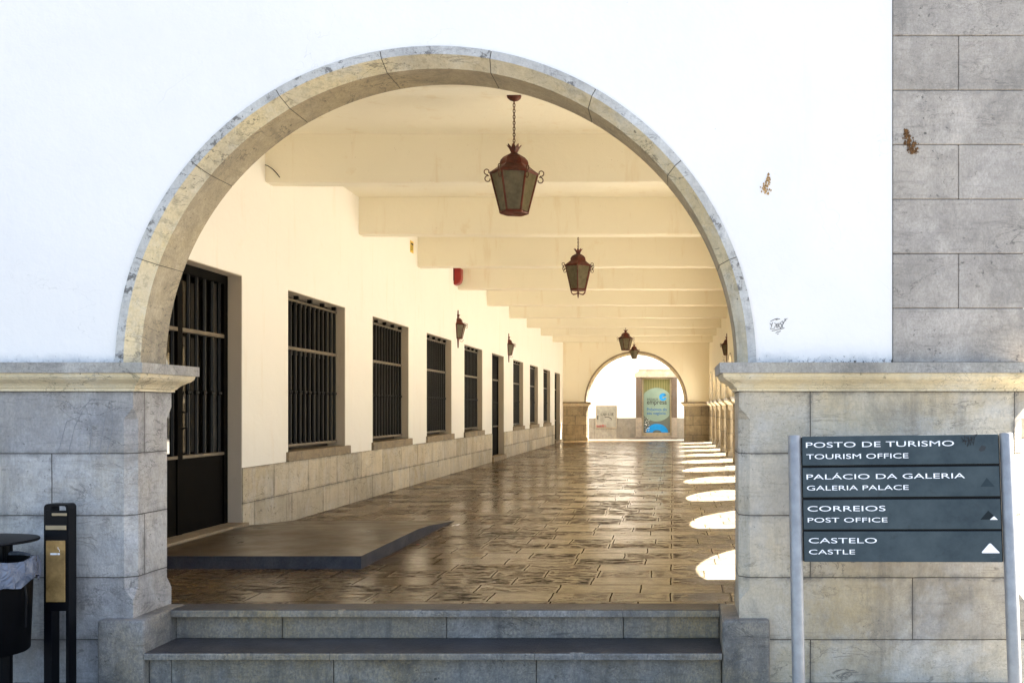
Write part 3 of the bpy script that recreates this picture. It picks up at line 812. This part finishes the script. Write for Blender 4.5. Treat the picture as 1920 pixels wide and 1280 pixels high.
# ------------------------------------------------------------------ small fittings in the hall
t = thing('warning_sign', 'small square yellow notice high on the window wall under a beam', 'sign', px(771.5, 463, 2.73) * 1)
t.location = (XL + .002, 2.733 * D0, H + 303 * 2.733 / S)
MB().box(0, .004, -.09, .09, -.09, .09, .001).build('sign_plate', M['yellow'], t)
m = MB(); m.box(.0045, .006, -.055, .07, .03, .06)
for i in range(4): m.box(.0045, .006, -.05 + .01 * (i % 2), .03 + .01 * i, -.05 + .02 * i, -.042 + .02 * i)
m.build('lettering', M['ink'], t)
t = thing('fire_alarm', 'red plastic alarm sounder high on the window wall beside a beam', 'alarm', (XL + .001, 3.272 * D0, 3.49))
m = MB(); pr = [(.0, -.012), (.05, -.004), (.095, .02), (.125, .065), (.135, .12), (.135, .30), (.0, .30)]
m.prism(pr, lambda u, v, d: (u, d, v), -.10, .10); bmesh.ops.bevel(m.bm, geom=m.bm.edges[:], offset=.012, segments=2, affect='EDGES')
m.build('housing', M['red'], t, smooth=True)
m = MB(); m.box(-.0005, .02, -.115, .115, .06, .32, .004); m.build('back_box', plain('dark_red_box', (.12, .006, .006), .5), t)
m = MB(); yb1 = 1.752 * D0 - .004
pts = [px(x, y, 1.752) for x, y in ((478, 306), (492, 308), (502, 311), (511, 317), (519, 325), (525, 333))]
m.tube([(p.x, yb1, p.z) for p in pts], .0045, 6)
tag(m.build('loose_cable', M['ink']), 'short loose black cable curling over the first visible ceiling beam', 'cable')
def scrap(x, y, mat_, name, label, s, seed):
    D = 392.5 / (y - VY); p = px(x, y, D); rnd = random.Random(seed); mb = MB()
    ring = [(s * rnd.uniform(.6, 1.1) * math.cos(k * .785), s * .6 * rnd.uniform(.6, 1.1) * math.sin(k * .785)) for k in range(8)]
    top = [(p.x + u, p.y + v, .004 + rnd.uniform(0, .5) * s) for u, v in ring]
    c = (p.x, p.y, .004 + s * .3)
    for k in range(8): mb.face([top[k], top[(k + 1) % 8], c])
    o = mb.build(name, mat_); md = o.modifiers.new('thick', 'SOLIDIFY'); md.thickness = .0015
    return tag(o, label, 'litter')
scrap(854, 986, M['paper'], 'paper_scrap', 'crumpled white paper scrap on the floor past the end of the cement ramp', .045, 2)
scrap(784, 1022, M['red'], 'wrapper', 'tiny red wrapper on the floor beside the cement ramp', .018, 3)
scrap(733, 942, M['paper'], 'paper_scrap', 'tiny white paper scrap on the floor near the window wall', .016, 5)

# ------------------------------------------------------------------ lettering
def text_mesh(txt, w_, h_, depth=.0012, bold=0):
    cu = bpy.data.curves.new('lettering', 'FONT'); cu.body = txt; cu.extrude = 0; cu.offset = bold; cu.resolution_u = 4
    o = bpy.data.objects.new('lettering', cu); C.objects.link(o)
    dg = bpy.context.evaluated_depsgraph_get(); me = bpy.data.meshes.new_from_object(o.evaluated_get(dg))
    bpy.data.objects.remove(o); bpy.data.curves.remove(cu)
    xs_ = [v.co.x for v in me.vertices]; ys_ = [v.co.y for v in me.vertices]
    return me, min(xs_), max(xs_), min(ys_), max(ys_)
def lettering(mb, txt, x0, x1, zb, zt, fn, base_h=None, bold=0):
    """text stretched to x0..x1; zb..zt is the height of base_h ink (whole ink when None)"""
    me, a, b, c, d = text_mesh(txt, 1, 1, bold=bold)
    if base_h:
        _, _, _, c, d = text_mesh(base_h, 1, 1, bold=bold)
    sx = (x1 - x0) / (b - a); sz = (zt - zb) / (d - c)
    for p in me.polygons:
        mb.face([fn(x0 + (me.vertices[i].co.x - a) * sx, zb + (me.vertices[i].co.y - c) * sz) for i in p.vertices])
    bpy.data.meshes.remove(me)

# ------------------------------------------------------------------ direction sign
k_ = .92 / S
cx, cy = 1688.0, 932.0
rot = Euler((R(-4.5), R(-1.0), R(-7)), 'XYZ')
ctr = px(cx, cy, .922)
zc = ctr.z + .364
base = ctr - rot.to_matrix() @ Vector((0, 0, zc))
SG = thing('direction_sign', 'street direction sign with four slate panels between two grey metal posts', 'sign', base, rot)
def sx(x): return (x - cx) * k_
def sz(y): return zc + (cy - y) * k_
for x, yt in ((1492.5, 813), (1884, 814)):
    m = MB(); m.lathe([(.034, -.12), (.034, sz(yt) - .004), (.031, sz(yt))], 24, (sx(x), .0)); m.build('post', M['alu'], SG, smooth=True)
m = MB(); m.box(sx(1505), sx(1871), -.005, .02, sz(1051), sz(817), .002); m.build('frame', M['black'], SG)
rows = [(815.7, 870.7, 'POSTO DE TURISMO', 827, 836.9, 1514, 1788, 'TOURISM OFFICE', 849.5, 858.6, 1514.4, 1704),
        (875.2, 930.7, 'PALÁCIO DA GALERIA', 887.7, 896.9, 1514, 1806, 'GALERIA PALACE', 908.9, 917.6, 1514.4, 1703),
        (935.7, 991, 'CORREIOS', 947.2, 957, 1514.8, 1659.5, 'POST OFFICE', 969.2, 977.7, 1514.8, 1662.6),
        (995, 1051.5, 'CASTELO', 1007, 1016.6, 1516, 1642.3, 'CASTLE', 1028.7, 1037.2, 1516, 1601.5)]
yf = -.0225
def flat(mb, pts, d=.0012, y=yf):
    mb.prism([(sx(a), sz(b)) for a, b in pts], lambda u, v, q: (u, y - q, v), .0004, d)
for i, (ya_, yb_, t1, c1, b1, xa, xb, t2, c2, b2, xc, xd) in enumerate(rows):
    pnl = MB().box(sx(1507), sx(1868), yf, -.006, sz(yb_), sz(ya_), .0015).build('panel', M['panel'], SG)
    lt = MB(); fn = lambda u, v: (u, yf - .0011, v)
    lettering(lt, t1, sx(xa), sx(xb), sz(b1), sz(c1), fn, 'H')
    lt.build('lettering', M['letter'], pnl); lt = MB()
    lettering(lt, t2, sx(xc), sx(xd), sz(b2), sz(c2), fn, 'H')
    lt.build('lettering', M['letter'], pnl)
    ar = MB()
    if i == 3:
        flat(ar, [(1832.5, 1035), (1831.7, 1033), (1845, 1018), (1847, 1017), (1849, 1018), (1863, 1033), (1863.5, 1035)]); ar.build('arrow', M['letter'], pnl)
    if i == 2:
        flat(ar, [(1848, 974), (1854.5, 968), (1856.5, 967.8), (1862.5, 974)]); ar.build('arrow', M['letter'], pnl)
        ar = MB(); flat(ar, [(1831, 973.6), (1845.8, 957), (1858, 969), (1847, 973.6)], .0006); ar.build('faded_arrow', M['ghost'], pnl)
    if i == 1:
        flat(ar, [(1833, 913), (1845, 896.5), (1859, 913)], .0006); ar.build('faded_arrow', plain('fainter_arrow', (.027, .041, .049), .7, 0, .1, 12, .1, .15), pnl)
    if i == 0:
        TG = [[(-1,.5),(-.6,-.1),(-.8,.2),(-.3,-.2)], [(-.5,.8),(-.4,-.6)], [(-.3,.5),(.1,.1),(-.2,-.9),(.2,-.3),(-.1,.4)], [(.0,.6),(.3,-.7),(.4,.6),(.55,-.4)], [(.3,.1),(.9,.6),(.7,-.7)], [(.5,.7),(1.3,.9),(1.0,.5)], [(-.9,-.2),(.9,.2)]]
        scribble(ar, TG, sx(1814), sz(827), .036, lambda u, v: (u, yf - .001, v), .0018); ar.build('graffiti', M['ink'], pnl)
        ar = MB(); flat(ar, [(1832, 845), (1838, 836), (1846, 839), (1843, 846), (1836, 848)], .0005); ar.build('stain', plain('smudge', (.018, .022, .025), .6), pnl)

# ------------------------------------------------------------------ cigarette bin
d_ = .972
pb = px(113, 0, d_); AB = thing('ashtray_bin', 'slim black standing ashtray with a bronze front plate against the pier', 'ashtray', (pb.x, d_ * D0, -.364))
k2 = d_ / S
def ax(x): return (x - 113) * k2
def az(y): return (H + (VY - y) * k2) + .364
def ushape(x0, x1, zt, r, n=6):
    return [(x0, 0.0)] + [(x0 + r - r * math.cos(q * math.pi / 2 / n), zt - r + r * math.sin(q * math.pi / 2 / n)) for q in range(n + 1)] + \
           [(x1 - r + r * math.sin(q * math.pi / 2 / n), zt - r + r * math.cos(q * math.pi / 2 / n)) for q in range(n + 1)] + [(x1, 0.0)]
out = ushape(ax(90), ax(136), az(943), .022); inn = ushape(ax(104), ax(131), az(947), .012)
m = MB()
n = len(out)
for y in (-.035, .035):
    for i in range(n - 1): m.face([(out[i][0], y, out[i][1]), (out[i + 1][0], y, out[i + 1][1]), (inn[i + 1][0], y, inn[i + 1][1]), (inn[i][0], y, inn[i][1])])
for q in (out, inn):
    for i in range(n - 1): m.face([(q[i][0], -.035, q[i][1]), (q[i + 1][0], -.035, q[i + 1][1]), (q[i + 1][0], .035, q[i + 1][1]), (q[i][0], .035, q[i][1])])
m.build('frame', M['black'], AB)
m = MB(); m.box(ax(104.2), ax(130.8), -.033, .033, az(1142), az(958), .001); m.box(ax(94), ax(133), -.0352, -.0355 + .0, az(1142), az(958)) if False else None
m.box(ax(93), ax(134), -.039, -.0355, az(1142), az(955), .001)
m.build('body', M['black'], AB)
m = MB(); m.box(ax(95.5), ax(131), -.043, -.0395, az(1125), az(1011), .001); m.build('front_plate', M['gold'], AB)
m = MB(); m.box(ax(94.5), ax(133), -.043, -.0395, az(991), az(983), .001); m.box(ax(106), ax(134), -.042, -.0395, az(965), az(960), .001); m.build('slot_plate', plain('dull_bronze', (.33, .25, .15), .4, .3), AB)
m = MB(); m.box(ax(104), ax(114.5), -.0443, -.0432, az(1037.5), az(1034)); m.box(ax(115.3), ax(117), -.0443, -.0432, az(1037.5), az(1034)); m.box(ax(118), ax(121.5), -.0443, -.0432, az(1037.5), az(1034))
m.tube([(ax(x), -.0437, az(y)) for x, y in ((118, 1023), (118.5, 1027), (121, 1028), (120.8, 1031.5))], .0012, 5); m.build('cigarette_symbol', M['letter'], AB)
m = MB(); m.box(ax(88), ax(138), -.05, .05, .0, .012, .003); m.build('foot', M['black'], AB)

# ------------------------------------------------------------------ litter bin
d_ = .93; LB = thing('litter_bin', 'round black litter bin with a raised lid and an overhanging plastic bag', 'litter bin', (-3.64, d_ * D0, -.364))
zb, zt = -.10 + .364, .385 + .364
m = MB(); m.lathe([(.15, zb), (.20, zb + .004), (.206, zb + .012), (.222, zt), (.214, zt), (.20, zb + .03)], 40); m.build('bin_body', M['blackbin'], LB, smooth=True)
m = MB(); rings = []; N = 72
for r0, z in ((.216, zt - .06), (.218, zt + .004), (.232, zt + .012), (.240, zt - .03), (.246, zt - .085), (.243, zt - .13)):
    ring = []
    for k in range(N):
        t_ = 2 * math.pi * k / N; wv = .006 * math.sin(9 * t_ + z * 20) + .005 * math.sin(23 * t_) + .004 * math.sin(41 * t_ + 30 * z)
        drop = .03 * math.sin(2 * t_ + 1) + .018 * math.sin(7 * t_) if z < zt - .1 else .008 * math.sin(5 * t_)
        rr = r0 + wv * (1 if r0 > .23 else .3)
        ring.append((rr * math.cos(t_), rr * math.sin(t_), z + drop))
    rings.append(ring)
m.loft(rings, caps=False); o = m.build('bag', M['bag'], LB, smooth=True)
m = MB(); zl = .49 + .364; m.lathe([(.246, zl - .006), (.25, zl), (.246, zl + .008), (.16, zl + .022), (.03, zl + .028)], 40); m.build('lid', M['black'], LB, smooth=True)
m = MB()
for q in (100, 180, 260): m.tube([(.19 * math.cos(R(q)), .19 * math.sin(R(q)), zt - .05), (.19 * math.cos(R(q)), .19 * math.sin(R(q)), zl)], .008, 8)
m.build('lid_support', M['black'], LB)
m = MB(); m.lathe([(.035, -.05), (.035, zl - .02)], 16, (-.05, .235)); m.box(-.12, .02, .165, .265, zb + .1, zb + .14); m.build('post', M['black'], LB)
m = MB(); m.tube([(.222, -.02, zb + .40), (.236, -.02, zb + .30), (.232, -.02, zb + .14)], .006, 6); m.build('latch', M['black'], LB)
m = MB()
for q in range(3): m.tube([(.2185 * math.cos(R(t_)), .2185 * math.sin(R(t_)), zb + .30 - .022 * q + .006 * math.sin(t_ * .5)) for t_ in range(-105 + q * 4, -78 - q * 3, 3)], .004, 5)
m.build('emblem', M['letter'], LB)

# ------------------------------------------------------------------ the white house across the far street
YS = 7.0 * D0
WH = thing('white_house', 'white rendered house with grey stone base and stone framed shop window beyond the far arch', 'house', (-.8, YS, 0))
WO = Vector(WH.location)
def hp(mb, name, mats, parent=WH, **k):
    o = mb.build(name, mats, parent, **k)
    if parent is WH: o.location = -WO
    return o
def q7(x, y): p = px(x, y, 7.0); return p.x, p.z
dx0, dz0 = q7(1203, 817); dx1, dz1 = q7(1259.5, 707)
sx0, _ = q7(1192.5, 0); sx1, sz1 = q7(1269.5, 692)
HH = 4.7
m = MB()
m.box(-14, dx0, YS, YS + 6, .82, HH); m.box(dx1, 14, YS, YS + 6, .82, HH); m.box(dx0, dx1, YS, YS + 6, dz1, HH); m.box(dx0, dx1, YS + .35, YS + 6, -.1, dz1)
hp(m, 'wall', M['streetwall'])
m = MB(); m.box(-14, sx0, YS - .02, YS + .3, -.2, .82); m.box(sx1, 14, YS - .02, YS + .3, -.2, .82); hp(m, 'stone_base', M['farstone'])
m = MB(); m.box(-14.3, 14.3, YS - .3, YS + 6.3, HH, HH + .12); hp(m, 'roof', M['terra'])
m = MB(); p = q7(1112, 714)
for i in range(3): m.tube([(p[0] - .45 + .17 * i, YS - .22, p[1] - .05 - .0 * i), (p[0] - .45 + .17 * i, YS, p[1] + .03)], [.085, .075], 10)
m.box(p[0] - .55, p[0] + .02, YS - .2, YS, p[1] - .12, p[1] - .09)
hp(m, 'tile_hood', M['terra'])
m = MB()
for a, b in ((sx0, dx0), (dx1, sx1)):
    m.box(a, b, YS - .05, YS + .2, .83, dz1 - .001, .006, 1, 1); m.box(a - .01, b + .01, YS - .06, YS + .2, -.1, .828, .006)
hp(m, 'door_jamb', [M['surround'], M['jamb']])
m = MB(); e = .06
m.prism([(sx0 - e, dz1), (sx1 + e, dz1), (sx1 + e, dz1 + .14), (sx1 - .06, dz1 + .21), (sx1 - .12, sz1 - .05), (sx0 + .12, sz1 - .05), (sx0 + .06, dz1 + .21), (sx0 - e, dz1 + .14)], lambda u, v, d: (u, d, v), YS - .07, YS + .2)
m.box(sx0 + .10, sx1 - .10, YS - .10, YS + .1, sz1 - .05, sz1 + .01, .01)
hp(m, 'lintel', M['lintel'])
m = MB(); m.box(sx0 - .05, sx1 + .05, YS - .16, YS + .3, dz0 - .08, dz0, .015); m.box(sx0 - .3, sx1 + .0, YS - .4, YS - .02, -.2, .02, .01); hp(m, 'doorstep', M['surround'])
sh = MB(); sh.box(dx0 + .05, dx1 - .05, YS + .17, YS + .2, dz0 + .06, dz1 - .05)
shop = hp(sh, 'shop_window', M['shopglass'])
fr = MB(); yy0, yy1 = YS + .10, YS + .21
fr.box(dx0 + .001, dx0 + .07, yy0, yy1, dz0 + .001, dz1 - .001, .004); fr.box(dx1 - .07, dx1 - .001, yy0, yy1, dz0 + .001, dz1 - .001, .004)
fr.box(dx0 + .071, dx1 - .071, yy0, yy1, dz1 - .07, dz1 - .001, .004); fr.box(dx0 + .071, dx1 - .071, yy0, yy1, dz0 + .001, dz0 + .13, .004)
fr.build('frame', M['alframe'], shop)
yg = YS + .168
def fd(d): return lambda u, v, q=0: (u, yg - d - q, v)
# zoom window of the photo used for the sticker: 8.536 px per photo px from (1180, 680)
def zz(a, b): return q7(1180 + a / 8.536, 680 + b / 8.536)
def circ(cx_, cy_, rx, ry, t0=0, t1=360, n=48):
    return [zz(cx_ + rx * math.cos(R(t0 + (t1 - t0) * i / n)), cy_ - ry * math.sin(R(t0 + (t1 - t0) * i / n))) for i in range(n + 1)]
m = MB()
pts = [zz(min(642, max(231, 436 + 268 * math.cos(R(t_)))), 668 - 270 * math.sin(R(t_))) for t_ in range(0, 360, 6)]
m.prism(pts, fd(0), .0005, .002); m.build('round_sticker', M['disc'], shop)
m = MB(); o_ = circ(443, 1118, 177, 142, 0, 180); i_ = circ(443, 1118, 70, 42, 180, 0)
for a in range(48):
    m.face([fd(.001)(*o_[a]), fd(.001)(*o_[a + 1]), fd(.001)(*i_[47 - a]), fd(.001)(*i_[48 - a])])
m.build('arc_sticker', M['blue'], shop)
m = MB(); fn = lambda u, v: (u, yg - .004, v)
a, b = zz(282, 602), zz(455, 566); lettering(m, 'espaço', a[0], b[0], a[1], b[1], fn, 'x'); m.build('lettering', M['ink'], shop); m = MB()
a, b = zz(280, 662), zz(598, 612); lettering(m, 'empresa', a[0], b[0], a[1], b[1], fn, 'x', .012)
m.build('lettering', M['ink'], shop)
m = MB()
a, b = zz(280, 768), zz(598, 732); lettering(m, 'Próximos do', a[0], b[0], a[1], b[1] + .03, fn, 'P', .012); m.build('lettering', M['bluetext'], shop); m = MB()
a, b = zz(280, 826), zz(592, 796); lettering(m, 'seu negócio.', a[0], b[0], a[1], b[1], fn, 'x', .012)
m.build('lettering', M['bluetext'], shop)
m = MB(); o_ = circ(538, 545, 60, 60, 25, 345); i_ = circ(538, 545, 24, 26, 345, 25)
for a in range(48): m.face([fn(*o_[a]), fn(*o_[a + 1]), fn(*i_[47 - a]), fn(*i_[48 - a])])
m.face([fn(*zz(515, 560)), fn(*zz(590, 515)), fn(*zz(580, 500)), fn(*zz(512, 540))])
m.build('logo', M['blue'], shop)
m = MB(); rnd = random.Random(5)
for i in range(26):
    a_, b_ = rnd.uniform(245, 310), rnd.uniform(875, 1100); s_ = rnd.uniform(4, 11)
    m.face([fn(*zz(a_, b_)), fn(*zz(a_ + s_, b_ - s_ * .6)), fn(*zz(a_ + s_ * 1.3, b_ + s_ * .5)), fn(*zz(a_ + s_ * .2, b_ + s_))])
m.build('flyer_marks', M['paper'], shop)
# notice board
nx0, nz0 = q7(1117.2, 802.2); nx1, nz1 = q7(1156.6, 760)
NB = thing('notice_board', 'grey metal notice board with torn posters and scribbled graffiti on the white house', 'notice board', ((nx0 + nx1) / 2, YS, nz0))
nw, nh = nx1 - nx0, nz1 - nz0
MB().box(-nw / 2 + .03, nw / 2 - .03, -.045, -.021, .03, nh - .03).build('board', M['board'], NB)
m = MB()
for a, b, c, d in ((-nw / 2, nw / 2, 0, .03), (-nw / 2, nw / 2, nh - .03, nh), (-nw / 2, -nw / 2 + .03, .031, nh - .031), (nw / 2 - .03, nw / 2, .031, nh - .031)): m.box(a, b, -.06, -.0205, c, d, .003)
m.build('frame', plain('board_frame', (.34, .29, .22), .5, .4), NB)
L = {'L': [[(0,1),(0,0),(.6,0)]], 'A': [[(0,0),(.3,1),(.6,0)],[(.1,.4),(.5,.4)]], 'B': [[(0,0),(0,1),(.5,.8),(.1,.5),(.55,.25),(0,0)]], 'O': [[(.3,0),(0,.5),(.3,1),(.6,.5),(.3,0)]], 'U': [[(0,1),(.05,.1),(.5,.1),(.6,1)]],
     'I': [[(.3,0),(.3,1)]], 'E': [[(.6,1),(0,1),(0,0),(.6,0)],[(0,.5),(.5,.5)]], 'W': [[(0,1),(.15,0),(.3,.7),(.45,0),(.6,1)]], 'S': [[(.6,.9),(.1,1),(.05,.6),(.55,.4),(.5,0),(0,.05)]], 'T': [[(0,1),(.6,1)],[(.3,1),(.3,0)]], 'F': [[(0,0),(0,1),(.6,1)],[(0,.5),(.45,.5)]]}
def scrawl(mb, word, x, z, s_, r, y=-.047):
    for ch_ in word:
        scribble(mb, L[ch_], x, z, s_, lambda u, v: (u, y, v), r); x += s_ * .78
m = MB(); scrawl(m, 'LABOLIE', -nw * .25, nh * .56, .095, .008); m.tube([(-.06, -.047, nh * .48), (.08, -.047, nh * .49), (.2, -.047, nh * .42), (.19, -.047, nh * .36)], .014, 5)
m.box(-nw * .43, -nw * .38, -.048, -.0455, nh * .38, nh * .56); m.build('graffiti', M['ink'], NB)
m = MB(); scrawl(m, 'WASTFI', -nw * .46, nh * .04, .085, .008, -.062); m.build('graffiti', M['inkred'], NB)
